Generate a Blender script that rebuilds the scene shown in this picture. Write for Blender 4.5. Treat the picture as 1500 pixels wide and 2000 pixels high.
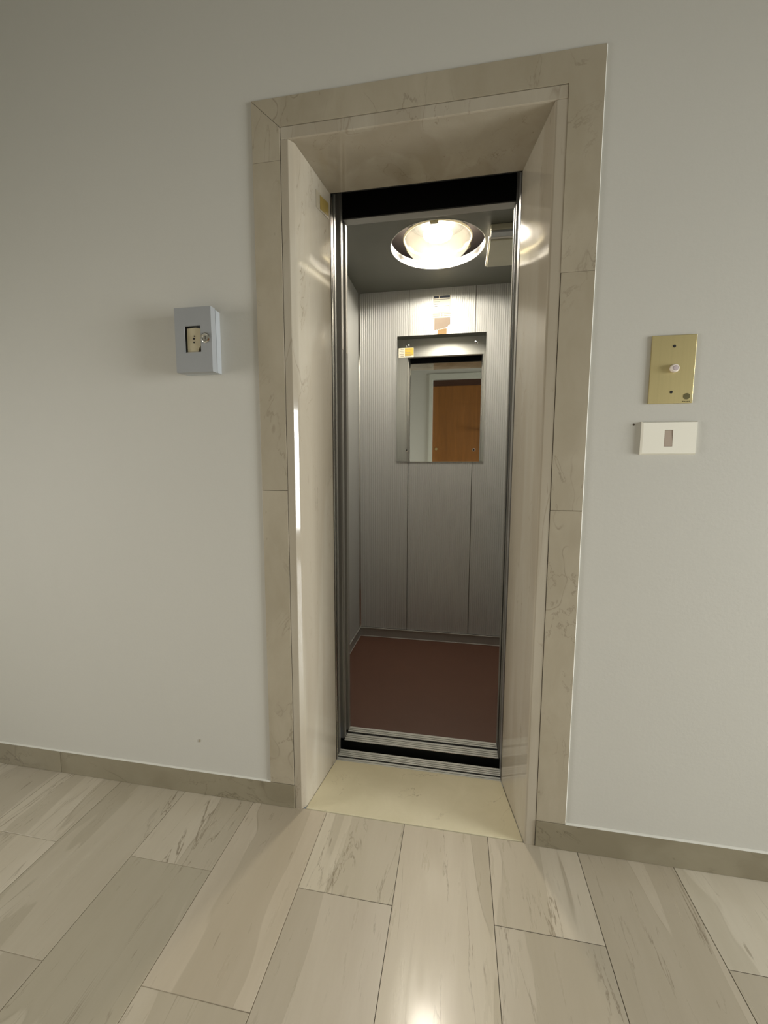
import bpy, bmesh, math, random
from mathutils import Vector, Matrix
PI = math.pi
for o in list(bpy.data.objects):
    bpy.data.objects.remove(o, do_unlink=True)
SC = bpy.context.scene
COL = SC.collection

# ------------------------------------------------------------------ camera
cam_d = bpy.data.cameras.new('camera')
cam = bpy.data.objects.new('camera', cam_d)
COL.objects.link(cam)
cam.location = (0.58637, -1.17740, 1.10956)
cam.rotation_euler = (math.radians(83.8031), math.radians(-0.1271), math.radians(10.2065))
cam_d.sensor_fit = 'VERTICAL'
cam_d.sensor_height = 36.0
cam_d.sensor_width = 27.0
cam_d.lens = 810.266 * 36.0 / 2000.0
cam_d.clip_start = 0.01
SC.camera = cam

# ------------------------------------------------------------------ world, lights, exposure
world = bpy.data.worlds.new('world')
SC.world = world
world.use_nodes = True
wn = world.node_tree.nodes['Background']
wn.inputs[0].default_value = (0.62, 0.72, 0.85, 1)
wn.inputs[1].default_value = 1.0


def area(name, loc, rot, sx, sy, power, col):
    l = bpy.data.lights.new(name, 'AREA')
    l.shape = 'RECTANGLE'
    l.size, l.size_y = sx, sy
    l.energy = power
    l.color = col
    o = bpy.data.objects.new(name, l)
    o.location = loc
    o.rotation_euler = rot
    COL.objects.link(o)
    return o


# daylight through the landing window on the right; added fill light from the left
area('window_daylight', (4.56, -1.05, 1.05), (0, math.radians(86), 0), 1.6, 1.3, 56, (0.96, 0.98, 0.98)).data.spread = math.radians(80)
area('left_fill', (-2.9, -1.3, 1.0), (0, math.radians(-82), 0), 1.6, 1.0, 21, (1.0, 0.98, 0.95)).data.spread = math.radians(90)
SC.view_settings.view_transform = 'Standard'
SC.view_settings.look = 'None'
SC.view_settings.exposure = 0.0
SC.view_settings.gamma = 1.0
SC.view_settings.use_curve_mapping = False


# ------------------------------------------------------------------ material helpers
def srgb(r, g, b):
    def f(c):
        c /= 255.0
        return c / 12.92 if c <= 0.04045 else ((c + 0.055) / 1.055) ** 2.4
    return (f(r), f(g), f(b), 1.0)


class NT:
    def __init__(self, name):
        self.m = bpy.data.materials.new(name)
        self.m.use_nodes = True
        self.t = self.m.node_tree
        self.b = self.t.nodes['Principled BSDF']
        self.out = self.t.nodes['Material Output']

    def n(self, typ, **kw):
        nd = self.t.nodes.new(typ)
        for k, v in kw.items():
            setattr(nd, k, v)
        return nd

    def l(self, a, b):
        self.t.links.new(a, b)

    def val(self, sock, v):
        if hasattr(v, 'is_linked') or isinstance(v, bpy.types.NodeSocket):
            self.l(v, sock)
        else:
            sock.default_value = v

    def math(self, op, a, b=0.0, clamp=False):
        nd = self.n('ShaderNodeMath', operation=op, use_clamp=clamp)
        self.val(nd.inputs[0], a)
        self.val(nd.inputs[1], b)
        return nd.outputs[0]

    def mix(self, fac, a, b, blend='MIX'):
        nd = self.n('ShaderNodeMix', data_type='RGBA', blend_type=blend)
        self.val(nd.inputs['Factor'], fac)
        self.val(nd.inputs[6], a)
        self.val(nd.inputs[7], b)
        return nd.outputs[2]

    def noise(self, vec, scale, detail=4, rough=0.55, dist=0.0):
        nd = self.n('ShaderNodeTexNoise')
        if vec is not None:
            self.l(vec, nd.inputs['Vector'])
        nd.inputs['Scale'].default_value = scale
        nd.inputs['Detail'].default_value = detail
        nd.inputs['Roughness'].default_value = rough
        nd.inputs['Distortion'].default_value = dist
        return nd.outputs['Fac']

    def ramp(self, fac, stops):
        nd = self.n('ShaderNodeValToRGB')
        cr = nd.color_ramp
        while len(cr.elements) < len(stops):
            cr.elements.new(0.5)
        for e, (p, c) in zip(cr.elements, stops):
            e.position = p
            e.color = c if len(c) == 4 else (*c, 1)
        self.l(fac, nd.inputs[0])
        return nd.outputs[0]

    def mapping(self, vec, loc=(0, 0, 0), rot=(0, 0, 0), scale=(1, 1, 1)):
        nd = self.n('ShaderNodeMapping')
        self.l(vec, nd.inputs['Vector'])
        self.val(nd.inputs['Location'], loc)
        nd.inputs['Rotation'].default_value = rot
        nd.inputs['Scale'].default_value = scale
        return nd.outputs[0]

    def obj(self):
        return self.n('ShaderNodeTexCoord').outputs['Object']

    def bump(self, h, strength=0.2, dist=0.01):
        nd = self.n('ShaderNodeBump')
        nd.inputs['Strength'].default_value = strength
        nd.inputs['Distance'].default_value = dist
        self.l(h, nd.inputs['Height'])
        self.l(nd.outputs[0], self.b.inputs['Normal'])


def plain(name, col, rough=0.5, metal=0.0, spec=0.5, bump=0.0, bscale=200, var=0.06):
    t = NT(name)
    v = t.obj()
    nz = t.noise(v, 9, 3)
    c2 = tuple(max(0, c * (1 - var * 2)) for c in col[:3]) + (1,)
    t.l(t.mix(nz, c2, col), t.b.inputs['Base Color'])
    t.b.inputs['Roughness'].default_value = rough
    t.b.inputs['Metallic'].default_value = metal
    t.b.inputs['Specular IOR Level'].default_value = spec
    if bump:
        t.bump(t.noise(v, bscale, 3), bump, 0.002)
    return t.m


def brushed(name, col, rough=0.32, axis='Z', aniso=0.0, amt=0.25, bump=0.04):
    t = NT(name)
    v = t.obj()
    sc = {'Z': (260, 260, 3), 'X': (3, 260, 260), 'Y': (260, 3, 260)}[axis]
    mp = t.mapping(v, scale=sc)
    nz = t.noise(mp, 1.0, 3)
    big = t.noise(v, 3, 3)
    c = t.mix(nz, tuple(x * (1 - amt) for x in col[:3]) + (1,), col)
    c = t.mix(t.math('MULTIPLY', big, 0.3), c, tuple(x * 0.6 for x in col[:3]) + (1,))
    t.l(c, t.b.inputs['Base Color'])
    t.b.inputs['Metallic'].default_value = 1.0
    r = t.math('ADD', t.math('MULTIPLY', big, 0.12), rough - 0.06)
    t.l(r, t.b.inputs['Roughness'])
    if bump:
        t.bump(nz, bump, 0.001)
    return t.m


def marble(name, base, light, dark, vein, rough=0.3, vrot=(0, 0, 0.4), vscale=(1, 1, 1), vein_w=0.012,
           split=0.5, bump=0.05, tiles=False, coat=0.0, mott=9.0, bandw=0.03, bandf=0.5, rvar=0.22, vmix=0.6):
    t = NT(name)
    v = t.obj()
    oi = t.n('ShaderNodeObjectInfo')
    off = t.n('ShaderNodeCombineXYZ')
    for i, k in enumerate((37.0, 71.0, 13.0)):
        t.l(t.math('MULTIPLY', oi.outputs['Random'], k), off.inputs[i])
    v = t.mapping(v, loc=off.outputs[0], rot=vrot, scale=vscale)
    low = t.noise(v, 2.2, 3, 0.5, 0.4)
    mid = t.noise(v, mott, 6, 0.62, 0.5)
    fine = t.noise(v, 60, 4, 0.6)
    c = t.mix(t.ramp(mid, [(0.25, (0, 0, 0)), (0.78, (1, 1, 1))]), base, light)
    band = t.ramp(low, [(split - bandw, (0, 0, 0)), (split + bandw, (1, 1, 1))])
    c = t.mix(t.math('MULTIPLY', band, bandf), c, dark)
    c = t.mix(t.math('MULTIPLY', fine, 0.12), c, dark)
    # veins: thin bands where warped noise passes its middle value
    w = t.noise(v, 3.1, 6, 0.6, 0.9)
    d = t.math('ABSOLUTE', t.math('SUBTRACT', w, 0.5))
    vn = t.ramp(d, [(0.0, (1, 1, 1)), (vein_w, (0, 0, 0))])
    gate = t.ramp(t.noise(v, 5.0, 3), [(0.48, (0, 0, 0)), (0.62, (1, 1, 1))])
    vfac = t.math('MULTIPLY', t.math('MULTIPLY', vn, gate), vmix)
    c = t.mix(vfac, c, vein)
    edge = t.ramp(t.math('ABSOLUTE', t.math('SUBTRACT', low, split)), [(0.0, (1, 1, 1)), (vein_w * 0.5, (0, 0, 0))])
    c = t.mix(t.math('MULTIPLY', t.math('MULTIPLY', edge, gate), 0.45), c, vein)
    # pits
    sp = t.ramp(t.noise(v, 26, 2, 0.4), [(0.755, (0, 0, 0)), (0.80, (1, 1, 1))])
    c = t.mix(t.math('MULTIPLY', sp, 0.5), c, vein)
    if tiles:
        c = t.mix(1.0, c, oi.outputs['Color'], 'MULTIPLY')
    t.l(c, t.b.inputs['Base Color'])
    rr = t.math('ADD', t.math('MULTIPLY', t.noise(v, 14, 5, 0.65), rvar), rough - rvar / 2)
    t.l(rr, t.b.inputs['Roughness'])
    t.b.inputs['Specular IOR Level'].default_value = 0.5
    t.b.inputs['Coat Weight'].default_value = coat
    t.l(t.math('ADD', t.math('MULTIPLY', t.noise(v, 30, 5, 0.7), 0.16), 0.06), t.b.inputs['Coat Roughness'])
    h = t.math('SUBTRACT', t.math('MULTIPLY', t.noise(v, 45, 5, 0.6), 0.35), vfac)
    t.bump(h, bump, 0.004)
    return t.m


M = {}


def wall_mat(name, col):
    t = NT(name)
    v = t.obj()
    a = t.noise(v, 1.3, 3)
    c = t.mix(a, tuple(x * 0.95 for x in col[:3]) + (1,), col)
    sc = t.ramp(t.noise(t.mapping(v, scale=(3, 3, 1)), 2.4, 5, 0.7), [(0.62, (0, 0, 0)), (0.8, (1, 1, 1))])
    c = t.mix(t.math('MULTIPLY', sc, 0.10), c, (col[0] * 0.8, col[1] * 0.77, col[2] * 0.7, 1))
    t.l(c, t.b.inputs['Base Color'])
    t.b.inputs['Roughness'].default_value = 0.62
    t.b.inputs['Specular IOR Level'].default_value = 0.3
    t.bump(t.noise(v, 110, 4, 0.6), 0.10, 0.003)
    return t.m


M['wall'] = wall_mat('painted_plaster', srgb(200, 198, 188))
M['ceil'] = wall_mat('ceiling_paint', srgb(140, 139, 132))
M['caulk'] = plain('white_caulk', srgb(222, 220, 208), 0.6)
M['trim'] = marble('surround_marble', srgb(164, 154, 132), srgb(179, 170, 150), srgb(147, 137, 115), srgb(98, 86, 66), rough=0.42,
                   vrot=(0.2, 0.3, 0.5), vscale=(1.6, 1.6, 0.8), vein_w=0.008, bump=0.04, mott=7, bandf=0.3, vmix=0.4)
M['jamb'] = marble('polished_jamb_marble', srgb(172, 163, 144), srgb(184, 176, 159), srgb(160, 149, 129), srgb(124, 111, 92), rough=0.07,
                   vrot=(0.1, 0.1, 0.1), vscale=(2.2, 2.2, 0.35), vein_w=0.004, bump=0.006, mott=6, rvar=0.06)
M['base'] = marble('baseboard_marble', srgb(138, 130, 108), srgb(150, 142, 120), srgb(124, 115, 93), srgb(88, 78, 58), rough=0.4,
                   vrot=(0.4, 0.2, 0.2), vscale=(1, 1, 1.4), vein_w=0.010, bump=0.05, mott=7)
M['thresh'] = marble('threshold_stone', srgb(206, 197, 164), srgb(215, 206, 175), srgb(198, 188, 154), srgb(140, 126, 92), rough=0.34,
                     vrot=(0, 0, 0.3), vscale=(1, 1, 1), vein_w=0.004, bump=0.03, split=0.75, mott=14)
M['tile'] = marble('floor_marble', srgb(190, 180, 160), srgb(205, 196, 178), srgb(168, 158, 137), srgb(118, 104, 82), rough=0.30,
                   vrot=(0, 0, -0.25), vscale=(3.0, 0.38, 1), vein_w=0.010, bump=0.05, tiles=True, mott=5, bandw=0.004, bandf=0.45, coat=0.34, vmix=0.8)


def grout_mat():
    t = NT('tile_joint_filler')
    g_ = t.n('ShaderNodeNewGeometry')
    sx = t.n('ShaderNodeSeparateXYZ')
    t.l(g_.outputs['Position'], sx.inputs[0])
    n = t.noise(g_.outputs['Position'], 4.0, 3)
    f = t.math('ADD', t.math('MULTIPLY', sx.outputs[0], 2.5), t.math('SUBTRACT', n, 0.55), clamp=True)
    t.l(t.mix(f, srgb(165, 154, 132), srgb(70, 60, 45)), t.b.inputs['Base Color'])
    t.b.inputs['Roughness'].default_value = 0.8
    return t.m


M['grout'] = grout_mat()
M['joint'] = plain('dark_joint_mortar', srgb(60, 52, 38), 0.9)  # dark mortar in the joints around the lining
M['steel'] = brushed('brushed_steel', (0.46, 0.455, 0.43, 1), 0.45, 'Z')
M['steel_x'] = brushed('brushed_steel_horizontal', (0.50, 0.495, 0.47, 1), 0.45, 'X')
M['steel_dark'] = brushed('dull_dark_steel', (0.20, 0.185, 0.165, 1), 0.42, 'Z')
M['sill'] = brushed('aluminium_sill', (0.66, 0.66, 0.62, 1), 0.38, 'X', bump=0.08)
M['sill'].node_tree.nodes['Principled BSDF'].inputs['Metallic'].default_value = 0.45
for k_ in ('steel', 'steel_x'):
    M[k_].node_tree.nodes['Principled BSDF'].inputs['Metallic'].default_value = 0.6
M['black'] = plain('black_paint', (0.004, 0.004, 0.004, 1), 0.6, spec=0.2)
M['rubber'] = plain('black_rubber', (0.012, 0.014, 0.012, 1), 0.55)
M['apron'] = plain('dark_apron_plate', (0.03, 0.033, 0.028, 1), 0.45, metal=0.4)
M['chrome'] = plain('polished_chrome', (0.75, 0.74, 0.70, 1), 0.12, metal=1.0, var=0.02)
M['pale_edge'] = plain('pale_edge_strip', (0.72, 0.69, 0.63, 1), 0.35, metal=0.0)  # plain pale colour for edge strips and emergency light frame
M['shaft'] = plain('shaft_concrete', (0.10, 0.095, 0.085, 1), 0.9)
M['dark_hole'] = plain('dark_hole', (0.01, 0.008, 0.006, 1), 0.8)


def panel_mat():
    t = NT('fluted_aluminium_panel')
    v = t.obj()
    mp = t.mapping(v, scale=(180, 180, 4))
    nz = t.noise(mp, 1.0, 3)
    big = t.noise(t.mapping(v, scale=(3, 3, 1.2)), 1.6, 4)
    c = t.mix(nz, (0.51, 0.52, 0.505, 1), (0.61, 0.62, 0.605, 1))
    c = t.mix(t.math('MULTIPLY', big, 0.35), c, (0.46, 0.465, 0.45, 1))
    t.l(c, t.b.inputs['Base Color'])
    t.b.inputs['Metallic'].default_value = 0.55
    t.b.inputs['Roughness'].default_value = 0.46
    t.bump(nz, 0.03, 0.001)
    return t.m


M['panel'] = panel_mat()


def floor_car_mat():
    t = NT('oxblood_linoleum')
    v = t.obj()
    a = t.noise(v, 5, 5, 0.6)
    f = t.noise(v, 130, 3)
    c = t.mix(a, srgb(80, 52, 39), srgb(94, 62, 47))
    c = t.mix(t.math('MULTIPLY', f, 0.35), c, srgb(74, 46, 34))
    sp = t.ramp(t.noise(v, 22, 3), [(0.70, (0, 0, 0)), (0.76, (1, 1, 1))])
    c = t.mix(t.math('MULTIPLY', sp, 0.4), c, srgb(50, 26, 20))
    t.l(c, t.b.inputs['Base Color'])
    t.b.inputs['Roughness'].default_value = 0.5
    t.bump(f, 0.05, 0.001)
    return t.m


M['lino'] = floor_car_mat()
M['carceil'] = plain('grey_ceiling_enamel', srgb(98, 98, 89), 0.38)
M['collar'] = plain('white_enamel_collar', srgb(235, 234, 228), 0.25)
M['cavity'] = plain('brown_painted_roof', srgb(52, 44, 36), 0.7)
M['mirror'] = plain('silvered_mirror', (0.86, 0.88, 0.85, 1), 0.015, metal=1.0, var=0.0)
M['boxgrey'] = plain('grey_satin_enamel', srgb(156, 158, 158), 0.34, metal=0.0)
M['boxedge'] = plain('pale_anodised_edge', srgb(190, 194, 196), 0.3, metal=0.3)
M['oldcream'] = plain('worn_cream_bakelite', srgb(215, 203, 168), 0.6, var=0.2, bump=0.2, bscale=90)
M['brass'] = brushed('satin_brass', (0.66, 0.56, 0.29, 1), 0.45, 'Z', amt=0.12)
M['brass_dark'] = plain('engraved_brass', srgb(105, 98, 62), 0.5, metal=0.4)
M['switch'] = plain('ivory_plastic', srgb(244, 241, 226), 0.35, var=0.02)
M['key'] = plain('mauve_beige_plastic', srgb(178, 162, 146), 0.4, var=0.02)
M['btn'] = plain('white_button_plastic', srgb(238, 228, 218), 0.3, var=0.02)
M['btn2'] = plain('lilac_button_cap', srgb(196, 182, 184), 0.3, var=0.02)
M['paper'] = plain('white_paper', srgb(228, 224, 205), 0.6, var=0.04)
M['yellow'] = plain('yellow_print', srgb(222, 186, 60), 0.6, var=0.05)
M['yellow_old'] = plain('faded_yellow_print', srgb(150, 128, 62), 0.6, var=0.1)
M['ink'] = plain('navy_ink', srgb(38, 46, 62), 0.6)
M['greyink'] = plain('grey_ink', srgb(150, 142, 120), 0.6)
M['tape'] = plain('aged_tape_residue', srgb(168, 150, 130), 0.6, var=0.2)
M['tan'] = plain('tan_tape', srgb(176, 140, 84), 0.6, var=0.2)
M['white_frame'] = plain('white_frame_enamel', srgb(205, 205, 192), 0.4)
M['plastic_grey'] = plain('frosted_diffuser', srgb(176, 172, 150), 0.3, var=0.1)


def wood_mat():
    t = NT('varnished_brown_wood')
    v = t.obj()
    g = t.noise(t.mapping(v, scale=(30, 30, 2)), 1.0, 5, 0.6, 0.6)
    c = t.mix(g, srgb(118, 74, 30), srgb(158, 104, 46))
    t.l(c, t.b.inputs['Base Color'])
    t.b.inputs['Roughness'].default_value = 0.4
    return t.m


M['wood'] = wood_mat()
M['wood_dark'] = plain('dark_wood', srgb(70, 42, 26), 0.4)


def dome_mat():
    t = NT('pressed_glass_dome')
    v = t.obj()
    tr = t.n('ShaderNodeBsdfTransparent')
    tr.inputs[0].default_value = (0.97, 0.95, 0.88, 1)
    tl = t.n('ShaderNodeBsdfTranslucent')
    tl.inputs[0].default_value = (0.95, 0.88, 0.66, 1)
    gl = t.n('ShaderNodeBsdfGlossy')
    gl.inputs['Roughness'].default_value = 0.12
    bp = t.n('ShaderNodeBump')
    bp.inputs['Strength'].default_value = 0.6
    bp.inputs['Distance'].default_value = 0.004
    t.l(t.noise(t.mapping(v, scale=(90, 6, 6)), 1.0, 2), bp.inputs['Height'])
    t.l(bp.outputs[0], tl.inputs['Normal'])
    t.l(bp.outputs[0], gl.inputs['Normal'])
    m1 = t.n('ShaderNodeMixShader')
    nz = t.noise(v, 28, 4, 0.6)
    t.l(t.math('ADD', t.math('MULTIPLY', nz, 0.03), 0.022), m1.inputs[0])
    t.l(tr.outputs[0], m1.inputs[1])
    t.l(tl.outputs[0], m1.inputs[2])
    m2 = t.n('ShaderNodeMixShader')
    m2.inputs[0].default_value = 0.04
    t.l(m1.outputs[0], m2.inputs[1])
    t.l(gl.outputs[0], m2.inputs[2])
    t.l(m2.outputs[0], t.out.inputs['Surface'])
    return t.m


M['dome'] = dome_mat()


def glow(name, col, strength):
    t = NT(name)
    t.b.inputs['Base Color'].default_value = (0.8, 0.8, 0.8, 1)
    t.b.inputs['Emission Color'].default_value = col
    t.b.inputs['Emission Strength'].default_value = strength
    return t.m


M['bulb'] = glow('lit_bulb', (1.0, 0.93, 0.86, 1), 255.0)


def glass_mat():
    t = NT('window_glass')
    tr = t.n('ShaderNodeBsdfTransparent')
    gl = t.n('ShaderNodeBsdfGlossy')
    gl.inputs['Roughness'].default_value = 0.02
    m = t.n('ShaderNodeMixShader')
    m.inputs[0].default_value = 0.06
    t.l(tr.outputs[0], m.inputs[1])
    t.l(gl.outputs[0], m.inputs[2])
    t.l(m.outputs[0], t.out.inputs['Surface'])
    return t.m


M['glass'] = glass_mat()


# ------------------------------------------------------------------ mesh helpers
def wloc(o):
    p = Vector((0, 0, 0))
    while o is not None:
        p += Vector(o.location)
        o = o.parent
    return p


def obj(name, bm, mat, parent=None, bevel=0.0, smooth=False, seg=2):
    me = bpy.data.meshes.new(name)
    if parent is not None:
        bmesh.ops.translate(bm, verts=bm.verts, vec=-wloc(parent))
    bmesh.ops.recalc_face_normals(bm, faces=bm.faces)
    bm.to_mesh(me)
    bm.free()
    me.materials.append(M[mat] if isinstance(mat, str) else mat)
    o = bpy.data.objects.new(name, me)
    COL.objects.link(o)
    if parent is not None:
        o.parent = parent
    if smooth:
        for p in me.polygons:
            p.use_smooth = True
    if bevel:
        b = o.modifiers.new('bevel', 'BEVEL')
        b.width = bevel
        b.segments = seg
        b.limit_method = 'ANGLE'
        b.angle_limit = math.radians(40)
        b.harden_normals = False
    return o


def B():
    return bmesh.new()


def box(bm, x0, x1, y0, y1, z0, z1):
    vs = [bm.verts.new((x, y, z)) for x in (x0, x1) for y in (y0, y1) for z in (z0, z1)]
    for f in ((0, 1, 3, 2), (4, 6, 7, 5), (0, 4, 5, 1), (2, 3, 7, 6), (0, 2, 6, 4), (1, 5, 7, 3)):
        bm.faces.new([vs[i] for i in f])
    return bm


def bx(*a):
    return box(B(), *a)


def prism(pts, lo, hi, axis='Z', bm=None):
    bm = bm or B()
    def P(a, b, c):
        return {'Z': (a, b, c), 'Y': (a, c, b), 'X': (c, a, b)}[axis]
    lo_v = [bm.verts.new(P(a, b, lo)) for a, b in pts]
    hi_v = [bm.verts.new(P(a, b, hi)) for a, b in pts]
    n = len(pts)
    bm.faces.new(lo_v)
    bm.faces.new(list(reversed(hi_v)))
    for i in range(n):
        j = (i + 1) % n
        bm.faces.new((lo_v[i], lo_v[j], hi_v[j], hi_v[i]))
    return bm


def lathe(profile, c, axis='Z', seg=48, bm=None, closed=False):
    """profile: list of (r, h); revolve around axis through c."""
    bm = bm or B()
    rings = []
    for r, h in profile:
        ring = []
        for i in range(seg):
            a = 2 * PI * i / seg
            u, v = r * math.cos(a), r * math.sin(a)
            p = {'Z': (u, v, h), 'Y': (u, h, v), 'X': (h, u, v)}[axis]
            ring.append(bm.verts.new((c[0] + p[0], c[1] + p[1], c[2] + p[2])))
        rings.append(ring)
    pairs = list(zip(rings, rings[1:]))
    if closed:
        pairs.append((rings[-1], rings[0]))
    for a, b in pairs:
        for i in range(seg):
            j = (i + 1) % seg
            bm.faces.new((a[i], a[j], b[j], b[i]))
    if not closed:
        if profile[0][0] > 1e-6:
            bm.faces.new(rings[0])
        if profile[-1][0] > 1e-6:
            bm.faces.new(rings[-1])
    bmesh.ops.remove_doubles(bm, verts=bm.verts, dist=1e-6)
    return bm


def empty(name, loc):
    o = bpy.data.objects.new(name, None)
    o.empty_display_size = 0.05
    o.location = loc
    COL.objects.link(o)
    return o


def tag(o, label, cat, group=None):
    o['label'] = label
    o['category'] = cat
    if group:
        o['group'] = group
    return o


def struct(o, label=None):
    o['kind'] = 'structure'
    if label:
        o['label'] = label
    return o


# ------------------------------------------------------------------ the landing shell
XL, XR, YB, ZC = -3.0, 4.5, -1.85, 3.1
T = 0.235                       # depth of the front wall
# opening in the front wall: x 0.0 .. 0.911 (surround), z 0 .. 2.109
wf = B()
box(wf, XL - 0.12, 0.0, 0.0, T, -0.1, ZC + 0.1)
box(wf, 0.911, XR + 0.12, 0.0, T, -0.1, ZC + 0.1)
box(wf, 0.0, 0.911, 0.0, T, 2.1095, ZC + 0.1)
box(wf, 0.0, 0.0825, 0.02, T, -0.1, 2.1095)
box(wf, 0.8295, 0.911, 0.02, T, -0.1, 2.1095)
box(wf, 0.0825, 0.8295, 0.02, T, 2.036, 2.1095)
struct(obj('wall_front', wf, 'wall'), 'off-white plastered landing wall around the lift doorway')

wb = B()
DX0, DX1, DZ = 0.165, 1.19, 2.36      # opening of the wooden door across the landing
box(wb, XL - 0.12, DX0, YB - 0.15, YB, -0.1, ZC + 0.1)
box(wb, DX1, XR + 0.12, YB - 0.15, YB, -0.1, ZC + 0.1)
box(wb, DX0, DX1, YB - 0.15, YB, DZ, ZC + 0.1)
struct(obj('wall_back', wb, 'wall'), 'off-white wall behind the camera, seen in the lift mirror')
struct(obj('wall_left', bx(XL - 0.12, XL, YB, 0.0, -0.1, ZC + 0.1), 'wall'))
WY0, WY1, WZ0, WZ1 = -1.75, -0.40, 0.15, 2.05
wr = B()
box(wr, XR, XR + 0.12, YB, WY0, -0.1, ZC + 0.1)
box(wr, XR, XR + 0.12, WY1, 0.0, -0.1, ZC + 0.1)
box(wr, XR, XR + 0.12, WY0, WY1, -0.1, WZ0)
box(wr, XR, XR + 0.12, WY0, WY1, WZ1, ZC + 0.1)
struct(obj('wall_right', wr, 'wall'))
struct(obj('ceiling', bx(XL, XR, YB, 0.0, ZC, ZC + 0.1), 'ceil'))

win = empty('window_1', (XR + 0.05, (WY0 + WY1) / 2, WZ0))
struct(win)
fr = B()
for a in ((WY0, WY0 + 0.05, WZ0, WZ1), (WY1 - 0.05, WY1, WZ0, WZ1), (WY0 + 0.05, WY1 - 0.05, WZ0, WZ0 + 0.05), (WY0 + 0.05, WY1 - 0.05, WZ1 - 0.05, WZ1)):
    box(fr, XR + 0.02, XR + 0.055, *a)
obj('window_frame', fr, 'white_frame', win)
obj('pane', bx(XR + 0.034, XR + 0.040, WY0 + 0.05, WY1 - 0.05, WZ0 + 0.05, WZ1 - 0.05), 'glass', win)

# floor slab with its marble tiles
fl = struct(obj('floor', bx(XL, XR, YB, 0.0, -0.10, -0.0013), 'grout'), 'polished beige-grey marble tile floor of the landing')
PITCH, GAP = 0.2525, 0.0016
X_REF = 0.1895
tones = {  # (column, row) -> tone multiplier, only where the photograph shows the tile
    (0, 0): (1.06, 1.06, 1.03), (0, 1): (0.97, 0.96, 0.95), (1, 0): (1.0, 0.985, 0.94), (2, 0): (1.03, 1.02, 1.0), (2, 1): (0.93, 0.92, 0.90),
    (3, 0): (0.95, 0.93, 0.90), (4, 0): (1.13, 1.14, 1.14), (4, 1): (0.97, 0.96, 0.94), (-1, 0): (0.98, 0.95, 0.91), (-1, 1): (0.96, 0.95, 0.92),
    (-2, 0): (1.0, 0.99, 0.96), (-2, 1): (0.92, 0.92, 0.88), (-3, 0): (0.90, 0.89, 0.85), (-4, 0): (1.0, 0.99, 0.96),
}
rnd = random.Random(5)
tile_mesh = {}


def tile(parent, x0, x1, y0, y1, tone):
    key = (round(x1 - x0, 4), round(y1 - y0, 4))
    if key not in tile_mesh:
        w, h = (x1 - x0) / 2 - GAP / 2, (y1 - y0) / 2 - GAP / 2
        b = bx(-w, w, -h, h, -0.0012, 0.0)
        bmesh.ops.bevel(b, geom=[e for e in b.edges if all(v.co.z > -0.001 for v in e.verts)], offset=0.0005, segments=1, affect='EDGES')
        bmesh.ops.recalc_face_normals(b, faces=b.faces)
        me = bpy.data.meshes.new('tile')
        b.to_mesh(me)
        b.free()
        me.materials.append(M['tile'])
        tile_mesh[key] = me
    o = bpy.data.objects.new('tile', tile_mesh[key])
    o.location = ((x0 + x1) / 2, (y0 + y1) / 2, 0)
    o.parent = parent
    o.color = (*tone, 1)
    COL.objects.link(o)


ncol0, ncol1 = -13, 18
for c in range(ncol0, ncol1):
    x0 = X_REF + c * PITCH
    x1 = min(x0 + PITCH, XR)
    x0 = max(x0, XL)
    if x1 - x0 < 0.02:
        continue
    short = (c % 2 == 0)
    ys = [0.0, -0.2465] if short else [0.0]
    while ys[-1] > YB + 0.01:
        ys.append(max(ys[-1] - 0.505, YB))
    for r in range(len(ys) - 1):
        k = (c, r)
        if k in tones:
            tn = tones[k]
        else:
            f = rnd.uniform(0.9, 1.05)
            tn = (f, f * 0.99, f * 0.965)
        tile(fl, x0, x1, ys[r + 1], ys[r], tn)

# baseboards of stone pieces, flush under the door surround
for side, xs in (('left', [XL, -2.2, -1.5, -0.815, 0.0822]), ('right', [0.8300, 1.95, 3.1, XR])):
    e = struct(empty('baseboard_' + side, ((xs[0] + xs[-1]) / 2, 0, 0)))
    for a, b in zip(xs, xs[1:]):
        obj('stone_piece', bx(a + 0.0006, b - 0.0006, -0.007, -0.0002 if (b > 0.9 or a < 0) else 0.0, 0.0005, 0.0815), 'base', e, bevel=0.001)
    bead = []
    x0, x1 = (XL, 0.0) if side == 'left' else (0.911, XR)
    obj('caulk_bead', prism([(-0.0062, 0.0815), (-0.0002, 0.0815), (-0.0002, 0.0845), (-0.003, 0.0835)], x0, x1, 'X'), 'caulk', e)

# marble surround (flat architrave slabs), a hair proud of the plaster
tr1 = struct(empty('trim_1', (0.455, 0, 0)), 'beige-grey marble surround framing the lift doorway')
TF = -0.005


def slab(x0, x1, z0, z1):
    obj('slab', bx(x0, x1, TF, 0.0195, z0, z1), 'trim', tr1, bevel=0.0006)


g = 0.0005
slab(0.0, 0.0812, 0.0820, 1.038 - g)
slab(0.0, 0.0812, 1.038 + g, 1.951 - g)
obj('slab', prism([(0.0, 1.951 + g), (0.0812, 1.951 + g), (0.0812, 2.0345), (0.0, 2.1085)], TF, 0.0195, 'Y'), 'trim', tr1, bevel=0.0006)
obj('slab', prism([(0.0006, 2.1091), (0.0818, 2.0355), (0.8290, 2.0355), (0.8290, 1.60), (0.9108, 1.60), (0.9108, 2.1091)], TF, 0.0195, 'Y'), 'trim', tr1, bevel=0.0006)
slab(0.8304, 0.9108, 0.0820, 0.994 - g)
slab(0.8304, 0.9108, 0.994 + g, 1.60 - g)
obj('caulk_bead', prism([(0.9109, TF + 0.0005), (0.9132, -0.0002), (0.9109, -0.0002)], 0.0856, 2.109, 'Z'), 'caulk', tr1)

# jamb lining: splayed polished slabs with a rounded front edge
tr2 = struct(empty('trim_2', (0.455, 0.12, 0)), 'polished marble lining of the lift doorway with splayed sides')


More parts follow.
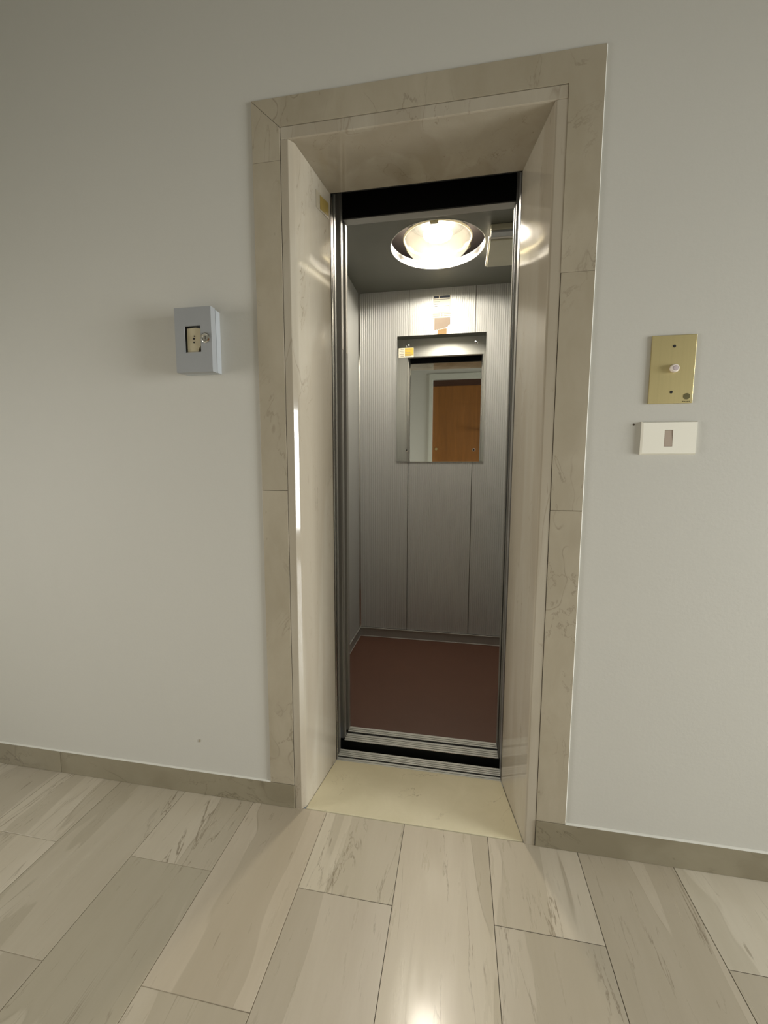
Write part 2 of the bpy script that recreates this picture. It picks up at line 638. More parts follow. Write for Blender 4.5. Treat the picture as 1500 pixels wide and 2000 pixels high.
def jamb_poly(xj, xf, xb, sgn, r=0.010):
    """plan polygon: joint x, nose x, back x; sgn +1 left jamb (opens to +x)"""
    d = Vector((xb - xf, 0.2365)).normalized()         # along the reveal
    pts = [(xj, -0.004)]
    steps = 7
    # quarter-ish round between the front (facing -y) and the reveal
    cx = xf - sgn * (r * 0.98)
    for i in range(steps):
        a = (i / (steps - 1)) * (PI / 2 - math.atan2(abs(d.x), d.y))
        pts.append((cx + sgn * r * math.sin(a), -0.004 + r - r * math.cos(a)))
    pts.append((xb, 0.2365))
    pts.append((xj, 0.2365))
    return pts


LJ = [(0.0832, -0.004), (0.1045, -0.004), (0.1060, -0.0030)]
px_, py_ = 0.1150, 0.0080
LJ.append((px_, py_))
for k_ in range(1, 7):                  # rounding from the chamfer into the reveal
    a_ = math.radians(50 + 32 * k_ / 6)
    px_ += math.cos(a_) * 0.0019
    py_ += math.sin(a_) * 0.0019
    LJ.append((px_, py_))
LJ += [(0.1493, 0.2365), (0.0832, 0.2365)]
RJ = jamb_poly(0.8288, 0.7990, 0.7569, -1, 0.006)
obj('jamb_slab', prism(LJ, 0.0, 2.0018), 'jamb', tr2)
obj('jamb_slab', prism(RJ, 0.0, 2.0018), 'jamb', tr2)
obj('lintel_slab', prism([(-0.004, 2.0340), (-0.004, 2.0035), (0.0, 2.0023), (0.2365, 2.0023), (0.2365, 2.0340)], 0.0832, 0.8288, 'X'), 'jamb', tr2, bevel=0.001)
for side in (0, 1):
    jx = (0.0812, 0.0832) if side == 0 else (0.8290, 0.8304)
    obj('joint', bx(jx[0] + 0.0001, jx[1] - 0.0001, 0.004, 0.0195, 0.0, 2.034), 'joint', tr2)
obj('joint', bx(0.0832, 0.8290, 0.004, 0.0195, 2.0341, 2.0353), 'joint', tr2)

tr3 = struct(obj('trim_3', prism([(0.1165, 0.0010), (0.7985, 0.0010), (0.7560, 0.2365), (0.1500, 0.2365)], -0.02, 0.0015), 'thresh', bevel=0.0025),
             'cream stone threshold slab in the lift doorway')

# ------------------------------------------------------------------ lift shaft behind the wall
sh = B()
box(sh, -0.42, -0.36, T + 0.005, 1.75, -0.9, 2.9)
box(sh, 1.30, 1.36, T + 0.005, 1.75, -0.9, 2.9)
box(sh, -0.42, 1.36, 1.70, 1.76, -0.9, 2.9)
box(sh, -0.42, 1.36, T + 0.005, 1.75, 2.9, 2.96)
box(sh, -0.42, 1.36, T + 0.005, 1.75, -0.96, -0.9)
box(sh, -0.42, 1.36, T - 0.02, T + 0.002, -0.9, -0.11)
struct(obj('wall_shaft', sh, 'shaft'), 'rough dark lift shaft around the cabin')

# landing sill
ls = empty('landing_sill', (0.453, 0.277, -0.02))
tag(ls, 'grooved aluminium landing sill between cream threshold and cabin', 'door sill')


def sill_strips(parent, y0, y1, groove, x0, x1, zt=0.0, nfl=4):
    """profiled sill: body with a running groove and thin flutes"""
    g0, g1 = groove
    pts = []
    z = zt
    def flutes(a, b, n):
        out = []
        w = (b - a) / n
        for i in range(n):
            out += [(a + i * w, z), (a + i * w + w * 0.70, z), (a + i * w + w * 0.78, z - 0.0025), (a + i * w + w * 0.94, z - 0.0025)]
        return out
    na = max(1, int(round((g0 - y0) / 0.010)))
    nb = max(1, int(round((y1 - g1) / 0.010)))
    pts += [(y0, z - 0.02)] + flutes(y0, g0, na)[:-2] + [(g0, z), (g0, z - 0.015), (g1, z - 0.015), (g1, z)] + flutes(g1, y1, nb)[1:-2] + [(y1, z), (y1, z - 0.02)]
    obj('grooved_profile', prism(pts, x0, x1, 'X'), 'sill', parent)
    obj('groove_shade', bx(x0, x1, g0 + 0.0002, g1 - 0.0002, z - 0.0148, z - 0.002), 'black', parent)  # black fill stands in for the shade down in the groove


sill_strips(ls, 0.2372, 0.3005, (0.2545, 0.2625), 0.1235, 0.790)
obj('apron_plate', bx(0.1235, 0.790, 0.2985, 0.3003, -0.30, -0.0205), 'apron', ls)

# landing door posts and panels (door stands open, slid to the left)
lf = empty('landing_door_frame', (0.13, 0.25, 0))
tag(lf, 'narrow steel landing door frame against the marble lining', 'door frame')
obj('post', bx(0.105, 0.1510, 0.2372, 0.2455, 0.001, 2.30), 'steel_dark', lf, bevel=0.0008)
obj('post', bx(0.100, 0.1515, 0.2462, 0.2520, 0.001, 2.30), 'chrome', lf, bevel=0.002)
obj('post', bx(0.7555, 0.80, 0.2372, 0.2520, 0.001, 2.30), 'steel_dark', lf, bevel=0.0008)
obj('strike_post', bx(0.7563, 0.80, 0.2560, 0.2980, 0.001, 2.30), 'steel', lf, bevel=0.0015)
obj('header_cover', bx(0.1530, 0.7550, 0.2372, 0.2440, 2.0040, 2.30), 'black', lf)

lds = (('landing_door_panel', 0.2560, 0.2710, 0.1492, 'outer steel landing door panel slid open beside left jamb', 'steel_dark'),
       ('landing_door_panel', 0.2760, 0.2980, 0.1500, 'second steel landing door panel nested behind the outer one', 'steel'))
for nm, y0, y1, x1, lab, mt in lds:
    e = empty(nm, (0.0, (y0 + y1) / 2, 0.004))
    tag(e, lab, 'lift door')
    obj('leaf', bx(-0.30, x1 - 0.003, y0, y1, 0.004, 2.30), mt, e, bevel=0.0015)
    obj('leading_edge', bx(x1 - 0.003, x1, y0 + 0.002, y1 - 0.002, 0.004, 2.25), mt, e, bevel=0.0008)

# ------------------------------------------------------------------ lift cabin
CX0, CX1, CY0, CY1, CH = -0.038, 0.970, 0.440, 1.3995, 2.154
car = empty('lift_cabin', (0.466, 0.92, 0.0))
tag(car, 'lift cabin with fluted grey metal walls and dark red floor', 'lift cabin')
obj('floor_covering', bx(CX0, CX1, 0.4466, CY1, -0.03, 0.0), 'lino', car)


def fluted(x0, x1, name='wall_panel'):
    """fluted sheet on the back wall: shallow grooves every 12 mm"""
    pts = []
    p = 0.0122
    n = int((x1 - x0 - 0.006) // p)
    m = ((x1 - x0) - n * p) / 2
    pts.append((x0, CY1 - 0.0002))
    for i in range(n):
        a = x0 + m + i * p
        pts += [(a + 0.001, CY1 - 0.0002), (a + 0.0028, CY1 + 0.0012), (a + 0.0052, CY1 + 0.0012), (a + 0.007, CY1 - 0.0002)]
    pts.append((x1, CY1 - 0.0002))
    pts += [(x1 + 0.0008, CY1 + 0.003), (x1 + 0.0008, CY1 + 0.012), (x0 - 0.0008, CY1 + 0.012), (x0 - 0.0008, CY1 + 0.003)]
    return obj(name, prism(pts, 0.062, CH), 'panel', car)


fluted(-0.0285, 0.2710)
fluted(0.2758, 0.6600)
fluted(0.6648, 0.9600)
obj('backing_sheet', bx(CX0 - 0.02, CX1 + 0.02, CY1 + 0.013, CY1 + 0.016, 0.0, 2.262), 'steel_dark', car)
# left and right side walls
for s, xw in ((-1, CX0), (1, CX1)):
    a, b = (xw - 0.004, xw) if s < 0 else (xw, xw + 0.004)
    w = (CY1 - 0.012 - CY0) / 3
    for i in range(3):
        obj('side_panel', bx(a, b, CY0 + 0.001 + i * w + 0.001, CY0 + 0.001 + (i + 1) * w - 0.001, 0.062, CH), 'panel', car)
    c0, c1 = (xw - 0.02, xw - 0.0045) if s < 0 else (xw + 0.0045, xw + 0.02)
    obj('side_backing', bx(c0, c1, 0.40, CY1 + 0.012, 0.0, 2.262), 'steel_dark', car)
# corner trims at the back
obj('corner_trim', prism([(CX0, CY1 - 0.010), (CX0 + 0.0015, CY1 - 0.010), (CX0 + 0.010, CY1 - 0.0015), (CX0 + 0.010, CY1), (CX0, CY1)], 0.062, CH), 'chrome', car)
obj('corner_trim', prism([(CX1, CY1 - 0.010), (CX1 - 0.0015, CY1 - 0.010), (CX1 - 0.010, CY1 - 0.0015), (CX1 - 0.010, CY1), (CX1, CY1)], 0.062, CH), 'chrome', car)
# skirting: metal strip with bright lips top and bottom
SK = 0.0595
obj('skirting', bx(CX0 + 0.006, CX1 - 0.006, CY1 - 0.006, CY1 - 0.0005, 0.0005, SK), 'steel', car)
obj('skirting', bx(CX0, CX0 + 0.006, CY0 + 0.004, CY1 - 0.0005, 0.0005, SK), 'steel', car)
obj('skirting', bx(CX1 - 0.006, CX1, CY0 + 0.004, CY1 - 0.0005, 0.0005, SK), 'steel', car)
for (za, zb) in ((0.0005, 0.0040), (SK - 0.004, SK + 0.002)):
    obj('skirting_lip', bx(CX0 + 0.009, CX1 - 0.009, CY1 - 0.0095, CY1 - 0.0062, za, zb), 'sill', car, bevel=0.0012)
    obj('skirting_lip', bx(CX0 + 0.0062, CX0 + 0.0090, CY0 + 0.004, CY1 - 0.0095, za, zb), 'sill', car, bevel=0.0010)
# front returns, jambs and header of the cabin opening
obj('front_return', bx(CX0, 0.1465, 0.4180, CY0, 0.001, CH), 'steel', car, bevel=0.001)
obj('front_return', bx(0.7605, CX1, 0.4180, CY0, 0.001, CH), 'steel', car, bevel=0.001)
obj('jamb_edge', bx(0.1465, 0.1500, 0.4180, 0.4460, 0.001, 2.0115), 'steel', car, bevel=0.001)
obj('jamb_edge', bx(0.7570, 0.7605, 0.4180, 0.4460, 0.001, 2.0115), 'steel', car, bevel=0.001)
obj('pale_strip', bx(0.1500, 0.1508, 0.4200, 0.4380, 1.545, 1.985), 'pale_edge', car)
obj('pale_strip', bx(0.7561, 0.7570, 0.4200, 0.4380, 1.53, 1.985), 'pale_edge', car)
obj('header', bx(0.1465, 0.7605, 0.4030, CY0, 2.0120, CH), 'steel_x', car, bevel=0.001)
obj('header_cover', bx(0.10, 0.80, 0.3960, 0.4025, 2.0125, 2.40), 'black', car)
# ceiling sheet with a round hole, and the roof over it
HX, HY, HR = 0.462, 0.937, 0.222
cs = B()
seg = 96
ring_t = []
outer = [(CX0, CY0), (CX1, CY0), (CX1, CY1), (CX0, CY1)]


def ceil_ring(z, bm):
    inn, out = [], []
    for i in range(seg):
        a = 2 * PI * i / seg
        c, s = math.cos(a), math.sin(a)
        inn.append(bm.verts.new((HX + HR * c, HY + HR * s, z)))
        # project on the rectangle
        tx = ((CX1 - HX) / c) if c > 1e-9 else ((CX0 - HX) / c if c < -1e-9 else 1e9)
        ty = ((CY1 - HY) / s) if s > 1e-9 else ((CY0 - HY) / s if s < -1e-9 else 1e9)
        k = min(tx, ty)
        out.append(bm.verts.new((HX + k * c, HY + k * s, z)))
    return inn, out


i0, o0 = ceil_ring(CH + 0.0005, cs)
for i in range(seg):
    j = (i + 1) % seg
    cs.faces.new((i0[i], i0[j], o0[j], o0[i]))
for (cxx, cyy) in outer:            # corners
    n = sorted(o0, key=lambda v: (v.co.x - cxx) ** 2 + (v.co.y - cyy) ** 2)[:2]
    if (n[0].co - Vector((cxx, cyy, CH + 0.0005))).length > 1e-5:
        cv = cs.verts.new((cxx, cyy, CH + 0.0005))
        cs.faces.new((n[0], n[1], cv))
res = bmesh.ops.extrude_face_region(cs, geom=list(cs.faces))
bmesh.ops.translate(cs, verts=[v for v in res['geom'] if isinstance(v, bmesh.types.BMVert)], vec=(0, 0, 0.002))
obj('ceiling_panel', cs, 'carceil', car)
obj('collar', lathe([(HR, -0.001), (HR + 0.0025, -0.001), (HR + 0.0025, 0.036), (HR, 0.036)], (HX, HY, CH), seg=96, closed=True), 'collar', car, smooth=False)
obj('roof', bx(CX0 - 0.02, CX1 + 0.02, 0.4030, CY1 + 0.016, 2.263, 2.275), 'cavity', car)

# cabin sill
cs_ = empty('cabin_sill', (0.453, 0.395, -0.02))
tag(cs_, 'grooved aluminium cabin sill at the front of red floor', 'door sill')
sill_strips(cs_, 0.3560, 0.4462, (0.4000, 0.4125), 0.1480, 0.7590, zt=0.0)
obj('apron_plate', bx(0.12, 0.79, 0.3530, 0.3556, -0.45, -0.0020), 'rubber', cs_)
obj('nosing', bx(0.1480, 0.7590, 0.3535, 0.3559, -0.0018, 0.0006), 'chrome', cs_, bevel=0.0006)

e = empty('cabin_door_panel', (0.0, 0.372, 0.004))
tag(e, 'steel cabin door panel slid open at left, pale strip on its edge', 'lift door')
obj('leaf', bx(-0.30, 0.1460, 0.3580, 0.3860, 0.004, 2.30), 'steel', e, bevel=0.0015)
obj('leading_edge', bx(0.1460, 0.1490, 0.3595, 0.3845, 0.004, 2.28), 'steel', e, bevel=0.0008)
obj('pale_strip', bx(0.1490, 0.1500, 0.3605, 0.3835, 1.545, 1.990), 'pale_edge', e)
e = empty('cabin_strike_post', (0.78, 0.375, 0))
tag(e, 'slim steel closing post at the right of the cabin opening', 'door post')
obj('post_face', bx(0.7575, 0.80, 0.3590, 0.3900, 0.001, 2.30), 'steel', e, bevel=0.0015)
obj('rubber_edge', bx(0.7565, 0.7575, 0.3620, 0.3870, 0.004, 2.0), 'rubber', e)

# ------------------------------------------------------------------ lamp above the ceiling hole
lamp = empty('ceiling_lamp', (HX, HY, 2.262))
tag(lamp, 'lit round glass dome lamp recessed in cabin ceiling hole', 'lamp')
ZR, RR = 2.188, 0.160
obj('base_plate', lathe([(0.0, 0.058), (0.11, 0.058), (0.125, 0.064), (0.125, 0.0738), (0.0, 0.0738)], (HX, HY, ZR), seg=64), 'black', lamp, smooth=False)
obj('rim', lathe([(RR - 0.004, 0.004), (RR + 0.002, 0.004), (RR + 0.004, 0.0), (RR + 0.002, -0.005), (RR - 0.003, -0.005)], (HX, HY, ZR), seg=96, closed=True), 'oldcream', lamp, smooth=True)
prof = []
for i in range(19):
    a = i / 18 * PI / 2
    prof.append(((RR - 0.003) * math.cos(a) ** 0.9 if i < 18 else 0.0, -0.094 * math.sin(a) ** 1.0))
dm = B()
seg = 120
rings = []
for k, (r, h) in enumerate(prof):
    ring = []
    for i in range(seg):
        a = 2 * PI * i / seg
        fl_ = 1.0 + 0.006 * math.sin(a * 40) * (k / 18.0) if k < 18 else 1
        ring.append(dm.verts.new((HX + r * fl_ * math.cos(a), HY + r * fl_ * math.sin(a), ZR + h)))
    rings.append(ring)
for a, b in zip(rings, rings[1:]):
    for i in range(seg):
        j = (i + 1) % seg
        dm.faces.new((a[i], a[j], b[j], b[i]))
bmesh.ops.remove_doubles(dm, verts=dm.verts, dist=1e-6)
obj('dome', dm, 'dome', lamp, smooth=True)
bb = B()
bmesh.ops.create_uvsphere(bb, u_segments=24, v_segments=14, radius=1.0)
bmesh.ops.scale(bb, verts=bb.verts, vec=(0.068, 0.068, 0.019))
bmesh.ops.translate(bb, verts=bb.verts, vec=(HX, HY, 2.208))
obj('bulb', bb, 'bulb', lamp, smooth=True)
obj('bulb_holder', lathe([(0.0, 0.0), (0.014, 0.0), (0.014, 0.0180), (0.0, 0.0180)], (HX, HY, 2.2272), seg=24), 'black', lamp)
for a in (-PI / 2 - 0.04, PI / 6, PI * 5 / 6):
    cxx, cyy = HX + (RR + 0.001) * math.cos(a), HY + (RR + 0.001) * math.sin(a)
    k = bx(-0.018, 0.018, -0.010, 0.010, -0.014, 0.010)
    bmesh.ops.rotate(k, verts=k.verts, cent=(0, 0, 0), matrix=Matrix.Rotation(a + PI / 2, 3, 'Z'))
    bmesh.ops.translate(k, verts=k.verts, vec=(cxx, cyy, ZR))
    obj('clip', k, 'brass_dark', lamp, bevel=0.002)

# emergency light on the cabin ceiling, right
em = empty('emergency_light', (0.775, 1.0, CH))
tag(em, 'unlit boxy emergency light on cabin ceiling beside round lamp', 'lamp')
obj('housing', bx(0.7000, 0.8600, 0.7900, 1.0900, 2.1300, CH), 'plastic_grey', em, bevel=0.003)
obj('frame', prism([(0.694, 0.835), (0.866, 0.835), (0.866, 1.100), (0.694, 1.100)], 2.1180, 2.1300), 'pale_edge', em, bevel=0.003)
obj('diffuser', bx(0.7010, 0.8590, 0.8430, 1.0920, 2.1110, 2.1180), 'plastic_grey', em, bevel=0.003)
obj('end_cap', bx(0.7020, 0.8580, 0.7950, 0.8330, 2.1200, 2.1300), 'boxgrey', em, bevel=0.002)

# ------------------------------------------------------------------ cabin mirror
MX0, MX1, MZ0, MZ1 = 0.2010, 0.7275, 1.1415, 1.8910
mi = empty('wall_mirror', (0.464, CY1 - 0.003, 1.1415))
tag(mi, 'frameless rectangular mirror screwed to back wall of the cabin', 'mirror')
obj('glass', bx(MX0, MX1, CY1 - 0.0062, CY1 - 0.0008, MZ0, MZ1), 'mirror', mi, bevel=0.0012)
for x, z in ((0.2670, 1.8320), (0.6700, 1.8350), (0.2645, 1.2135), (0.6700, 1.2130)):
    s = obj('screw', lathe([(0.0, 0.0), (0.0098, 0.0), (0.0092, -0.0025), (0.0060, -0.0034), (0.0058, -0.0026), (0.0, -0.0026)], (x, CY1 - 0.0063, z), 'Y', 24), 'chrome', mi, smooth=False)
    obj('screw_recess', lathe([(0.0, 0.0), (0.0045, 0.0), (0.0045, -0.0006), (0.0, -0.0006)], (x, CY1 - 0.0090, z), 'Y', 16), 'dark_hole', s)

# yellow and white sticker on the mirror corner
st = empty('warning_sticker', (0.2575, CY1 - 0.0066, 1.765))
tag(st, 'small yellow and white sticker on top left corner of mirror', 'sticker')
ya = CY1 - 0.0068
obj('paper', bx(0.2120, 0.3030, ya, ya + 0.0005, 1.7660, 1.8215), 'paper', st)
obj('yellow_print', bx(0.2500, 0.3020, ya - 0.0002, ya - 0.00005, 1.7760, 1.8200), 'yellow', st)
pr = B()
for i in range(5):
    z = 1.8130 - i * 0.0095
    box(pr, 0.2180 if i % 2 else 0.2240, 0.2440, ya - 0.0004, ya - 0.00025, z - 0.0017, z + 0.0017)
    box(pr, 0.2500, 0.2960 - 0.006 * (i % 3), ya - 0.0004, ya - 0.00025, z - 0.0014, z + 0.0014)
obj('printed_lines', pr, 'greyink', st)

# white notice plate above the mirror, and tape residue
nt = empty('capacity_notice', (0.468, CY1 - 0.002, 1.992))
tag(nt, 'white notice with dark heading on back wall above mirror', 'sign')
yn = CY1 - 0.0016
obj('plate', bx(0.4165, 0.5170, yn, yn + 0.0012, 2.0140, 2.1120), 'paper', nt)
obj('heading', bx(0.4200, 0.4480, yn - 0.0004, yn - 0.0001, 2.0950, 2.1080), 'ink', nt)
obj('heading', bx(0.4530, 0.5130, yn - 0.0004, yn - 0.0001, 2.0960, 2.1090), 'ink', nt)
pl = B()
for i, (a, b) in enumerate(((0.42, 0.512), (0.422, 0.455), (0.422, 0.446), (0.424, 0.440), (0.480, 0.508))):
    z = 2.0885 - i * 0.0125 + (0.012 if i == 4 else 0)
    box(pl, a, b, yn - 0.0004, yn - 0.0001, z - 0.0012, z + 0.0012)
obj('printed_lines', pl, 'ink', nt)
lo = empty('clear_label', (0.468, CY1 - 0.002, 1.985))
tag(lo, 'pale label with faint printed lines below the white notice', 'label')
obj('label_film', bx(0.4050, 0.5310, yn, yn + 0.0010, 1.9850, 2.0130), 'paper', lo)
p2 = B()
for z in (2.0060, 1.9960):
    box(p2, 0.414, 0.454, yn - 0.0004, yn - 0.0001, z - 0.0012, z + 0.0012)
    box(p2, 0.464, 0.470, yn - 0.0004, yn - 0.0001, z - 0.0016, z + 0.0016)
    box(p2, 0.480, 0.520, yn - 0.0004, yn - 0.0001, z - 0.0012, z + 0.0012)
obj('printed_lines', p2, 'greyink', lo)
rs = B()
prism([(0.4230, 1.9835), (0.5150, 1.9835), (0.5180, 1.9500), (0.4950, 1.9300), (0.4700, 1.9250), (0.4230, 1.9180)], yn + 0.0003, yn + 0.0012, 'Y', rs)
tag(obj('torn_label_residue', rs, 'tape'), 'torn brownish glue residue patch below the pale label', 'label')
tp = B()
prism([(0.4450, 1.9175), (0.4720, 1.9220), (0.4980, 1.9240), (0.4960, 1.8925), (0.4440, 1.8925)], yn + 0.0003, yn + 0.0012, 'Y', tp)
tag(obj('tape_scrap', tp, 'tan'), 'tan scrap of tape touching the top edge of mirror', 'tape')

# sticker on the left marble reveal
sr = empty('reveal_sticker', (0.14, 0.19, 1.91))
tag(sr, 'peeling yellow and white sticker high on left marble jamb', 'sticker')


def on_reveal(y0, y1, z0, z1, off, th, name, mat, parent, skew=0.0):
    ang = math.atan2(0.1493 - 0.1155, 0.2365)
    def xr(y):
        return 0.1155 + (y / 0.2365) * (0.1493 - 0.1155) + off
    b = B()
    vs = []
    for dx in (0, th):
        for (y, z) in ((y0, z0), (y1, z0 + skew), (y1, z1 + skew), (y0, z1)):
            vs.append(b.verts.new((xr(y) + dx, y, z)))
    for f in ((0, 1, 2, 3), (4, 7, 6, 5), (0, 4, 5, 1), (1, 5, 6, 2), (2, 6, 7, 3), (3, 7, 4, 0)):
        b.faces.new([vs[i] for i in f])
    return obj(name, b, mat, parent)


on_reveal(0.135, 0.222, 1.906, 1.956, 0.0010, 0.0006, 'paper', 'trim', sr, 0.010)
on_reveal(0.160, 0.220, 1.913, 1.953, 0.0018, 0.0004, 'yellow_print', 'yellow_old', sr, 0.010)

# ------------------------------------------------------------------ things on the landing wall
# grey key-switch box
kb = empty('key_switch_box', (-0.179, -0.025, 1.384))
tag(kb, 'grey metal key box with square cut-out on wall left of lift', 'switch box')
bX0, bX1, bZ0, bZ1 = -0.2350, -0.1190, 1.3830, 1.5640
bd = B()
box(bd, bX0 + 0.001, bX1 - 0.002, -0.0225, -0.0002, bZ0 + 0.002, bZ0 + 0.006)
box(bd, bX0 + 0.001, bX1 - 0.002, -0.0225, -0.0002, bZ1 - 0.006, bZ1 - 0.002)
box(bd, bX0 + 0.001, bX0 + 0.005, -0.0225, -0.0002, bZ0 + 0.006, bZ1 - 0.006)
box(bd, bX1 - 0.006, bX1 - 0.002, -0.0225, -0.0002, bZ0 + 0.006, bZ1 - 0.006)
box(bd, bX0 + 0.005, bX1 - 0.006, -0.0040, -0.0002, bZ0 + 0.006, bZ1 - 0.006)
obj('body', bd, 'boxedge', kb)
hx0, hx1, hz0, hz1 = -0.2040, -0.1535, 1.4390, 1.5120
cv = B()
Y0, Y1 = -0.0500, -0.0275
box(cv, bX0, hx0, Y0, Y0 + 0.002, bZ0, bZ1)
box(cv, hx1, bX1, Y0, Y0 + 0.002, bZ0, bZ1)
box(cv, hx0, hx1, Y0, Y0 + 0.002, hz1, bZ1)
box(cv, hx0, hx1, Y0, Y0 + 0.002, bZ0, hz0)
box(cv, bX0, bX0 + 0.002, Y0 + 0.002, Y1, bZ0, bZ1)
box(cv, bX1 - 0.002, bX1, Y0 + 0.002, Y1, bZ0, bZ1)
box(cv, bX0 + 0.002, bX1 - 0.002, Y0 + 0.002, Y1, bZ0, bZ0 + 0.002)
box(cv, bX0 + 0.002, bX1 - 0.002, Y0 + 0.002, Y1, bZ1 - 0.002, bZ1)
bmesh.ops.remove_doubles(cv, verts=cv.verts, dist=1e-5)
obj('cover', cv, 'boxgrey', kb)
obj('gap_shade', bx(bX0 + 0.006, bX1 - 0.0035, -0.0285, -0.0215, bZ1 - 0.0095, bZ1 - 0.0045), 'rubber', kb)  # black strips added as the shade in the gap behind the cover
obj('gap_shade', bx(bX1 - 0.0075, bX1 - 0.0035, -0.0285, -0.0215, bZ0 + 0.005, bZ1 - 0.0100), 'rubber', kb)
obj('inner_switch', prism([(-0.2010, 1.4360), (-0.1680, 1.4330), (-0.1640, 1.4500), (-0.1570, 1.4580), (-0.1550, 1.5060), (-0.1720, 1.5090), (-0.2000, 1.5080)],
                          -0.0440, -0.0060, 'Y'), 'oldcream', kb, bevel=0.001)
sc = B()
for (x, z, r) in ((-0.1790, 1.4780, 0.0028), (-0.1790, 1.4680, 0.0022), (-0.1770, 1.4850, 0.0018)):
    lathe([(0.0, 0.0), (r, 0.0), (r, -0.0008), (0.0, -0.0008)], (x, -0.0442, z), 'Y', 14, sc)
obj('slot', sc, 'dark_hole', kb)
lk = obj('lock', lathe([(0.0, 0.0), (0.0145, 0.0), (0.0140, -0.0035), (0.0110, -0.0055), (0.0085, -0.0050), (0.0080, -0.0030), (0.0, -0.0030)], (-0.1370, -0.0501, 1.4765), 'Y', 36), 'chrome', kb)
obj('keyhole', bx(-0.1379, -0.1361, -0.0537, -0.0532, 1.4720, 1.4810), 'dark_hole', lk)

# brass call plate
cp = empty('call_plate', (1.1035, -0.002, 1.2695))
tag(cp, 'brass lift call plate with single round button right of doorway', 'call button')
obj('plate', bx(1.0525, 1.1530, -0.0040, -0.0003, 1.2695, 1.4345), 'brass', cp, bevel=0.0008)
for x, z in ((1.1038, 1.4080), (1.1040, 1.2972)):
    obj('screw_hole', lathe([(0.0, 0.0), (0.0036, 0.0), (0.0030, -0.0006), (0.0, -0.0006)], (x, -0.0041, z), 'Y', 20), 'dark_hole', cp)
bt = obj('button', lathe([(0.0, 0.0), (0.0098, 0.0), (0.0098, -0.0065), (0.0085, -0.0088), (0.0062, -0.0091), (0.0060, -0.0083), (0.0, -0.0083)], (1.1060, -0.0041, 1.3540), 'Y', 36), 'btn', cp)
obj('button_cap', lathe([(0.0, 0.0), (0.0058, 0.0), (0.0045, -0.0012), (0.0, -0.0014)], (1.1060, -0.0125, 1.3540), 'Y', 30), 'btn2', bt)
obj('engraved_disc', lathe([(0.0, 0.0), (0.0076, 0.0), (0.0076, -0.0003), (0.0, -0.0003)], (1.1395, -0.0041, 1.2860), 'Y', 30), 'brass_dark', cp)
en = B()
for i in range(5):
    box(en, 1.1305 + i * 0.0036, 1.1330 + i * 0.0036, -0.0043, -0.0041, 1.2728, 1.2748)
obj('engraved_mark', en, 'brass_dark', cp)

# light switch
sw = empty('light_switch', (1.1055, -0.005, 1.142))
tag(sw, 'ivory light switch plate with mauve rocker below the brass plate', 'light switch')
sx0, sx1, sz0, sz1 = 1.0420, 1.1705, 1.1425, 1.2255
kx0, kx1, kz0, kz1 = 1.0945, 1.1140, 1.1625, 1.2035
sb = B()
for (a, b, c, d) in ((sx0, kx0, sz0, sz1), (kx1, sx1, sz0, sz1), (kx0, kx1, sz0, kz0), (kx0, kx1, kz1, sz1)):
    box(sb, a, b, -0.0075, -0.0003, c, d)
bmesh.ops.remove_doubles(sb, verts=sb.verts, dist=1e-5)
bmesh.ops.delete(sb, geom=[f for f in sb.faces if len(f.verts) and False], context='FACES')
ins = [v for v in sb.verts if v.co.y < -0.007]
for v in ins:       # chamfered outer edge
    if abs(v.co.x - sx0) < 1e-5: v.co.x += 0.003
    if abs(v.co.x - sx1) < 1e-5: v.co.x -= 0.003
    if abs(v.co.z - sz0) < 1e-5: v.co.z += 0.003
    if abs(v.co.z - sz1) < 1e-5: v.co.z -= 0.003
obj('plate', sb, 'switch', sw)
obj('rocker', prism([(-0.0078, kz0 + 0.0006), (-0.0062, kz1 - 0.0006), (-0.0010, kz1 - 0.0006), (-0.0010, kz0 + 0.0006)], kx0 + 0.0006, kx1 - 0.0006, 'X'), 'key', sw)
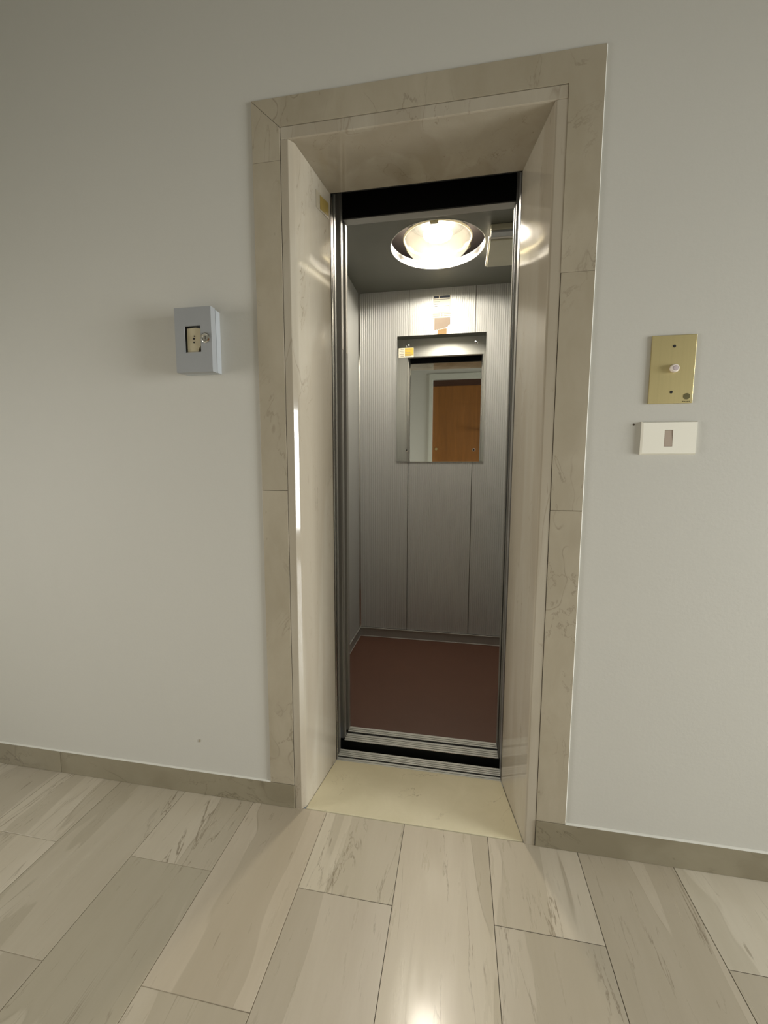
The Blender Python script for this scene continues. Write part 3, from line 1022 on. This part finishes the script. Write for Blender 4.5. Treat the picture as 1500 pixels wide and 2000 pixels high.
tag(obj('wall_plug', lathe([(0.0, 0.0), (0.0026, 0.0), (0.0020, -0.0008), (0.0, -0.0010)], (1.0245, -0.0002, 1.2190), 'Y', 16), 'grout'),
    'tiny dark screw hole in wall left of the light switch', 'hole')
tag(obj('wall_chip', prism([(-0.2580, 1.0), (-0.2530, 1.002), (-0.2520, 1.010), (-0.2570, 1.009)], -0.0012, -0.0002, 'Y'), 'trim'),
    'small brown scuff low on the wall left of the doorway', 'mark')
bpy.data.objects['wall_chip'].location = (0, 0, -0.815)

# ------------------------------------------------------------------ wooden door across the landing (seen in the mirror)
d1 = struct(empty('door_1', (0.68, YB, 0)), 'brown wooden door in pale frame, reflected in the mirror')
df = B()
box(df, DX0, DX0 + 0.045, YB - 0.10, YB + 0.012, 0.0, DZ)
box(df, DX1 - 0.045, DX1, YB - 0.10, YB + 0.012, 0.0, DZ)
box(df, DX0 + 0.045, DX1 - 0.045, YB - 0.10, YB + 0.012, DZ - 0.07, DZ)
obj('door_frame', df, 'white_frame', d1)
obj('top_shadow', bx(DX0 + 0.047, DX1 - 0.047, YB - 0.10, YB - 0.055, DZ - 0.15, DZ - 0.072), 'wood_dark', d1)  # dark strip painted in for the shadow along the door top
leaf = obj('door_leaf', bx(DX0 + 0.047, DX1 - 0.047, YB - 0.10, YB - 0.06, 0.004, DZ - 0.152), 'wood', d1)
obj('knob', lathe([(0.0, 0.0), (0.028, 0.0), (0.028, 0.006), (0.012, 0.010), (0.012, 0.030), (0.030, 0.045), (0.028, 0.062), (0.0, 0.068)],
                  (0.880, YB - 0.06, 1.62), 'Y', 28), 'wood_dark', leaf, smooth=True)
obj('screw_ghost', lathe([(0.0, 0.0), (0.018, 0.0), (0.016, 0.005), (0.0, 0.006)], (0.265, YB - 0.06, 1.36), 'Y', 20), 'brass', leaf)  # added disc, stands in for a mirror screw's doubled reflection
obj('backing', bx(DX0 - 0.02, DX1 + 0.02, YB - 0.17, YB - 0.152, -0.1, DZ + 0.02), 'wood_dark', d1)

# ------------------------------------------------------------------ the room beyond is closed by plain walls
for o in bpy.data.objects:
    if o.type == 'MESH' and o.parent is None and 'kind' not in o and 'label' not in o:
        print('untagged', o.name)
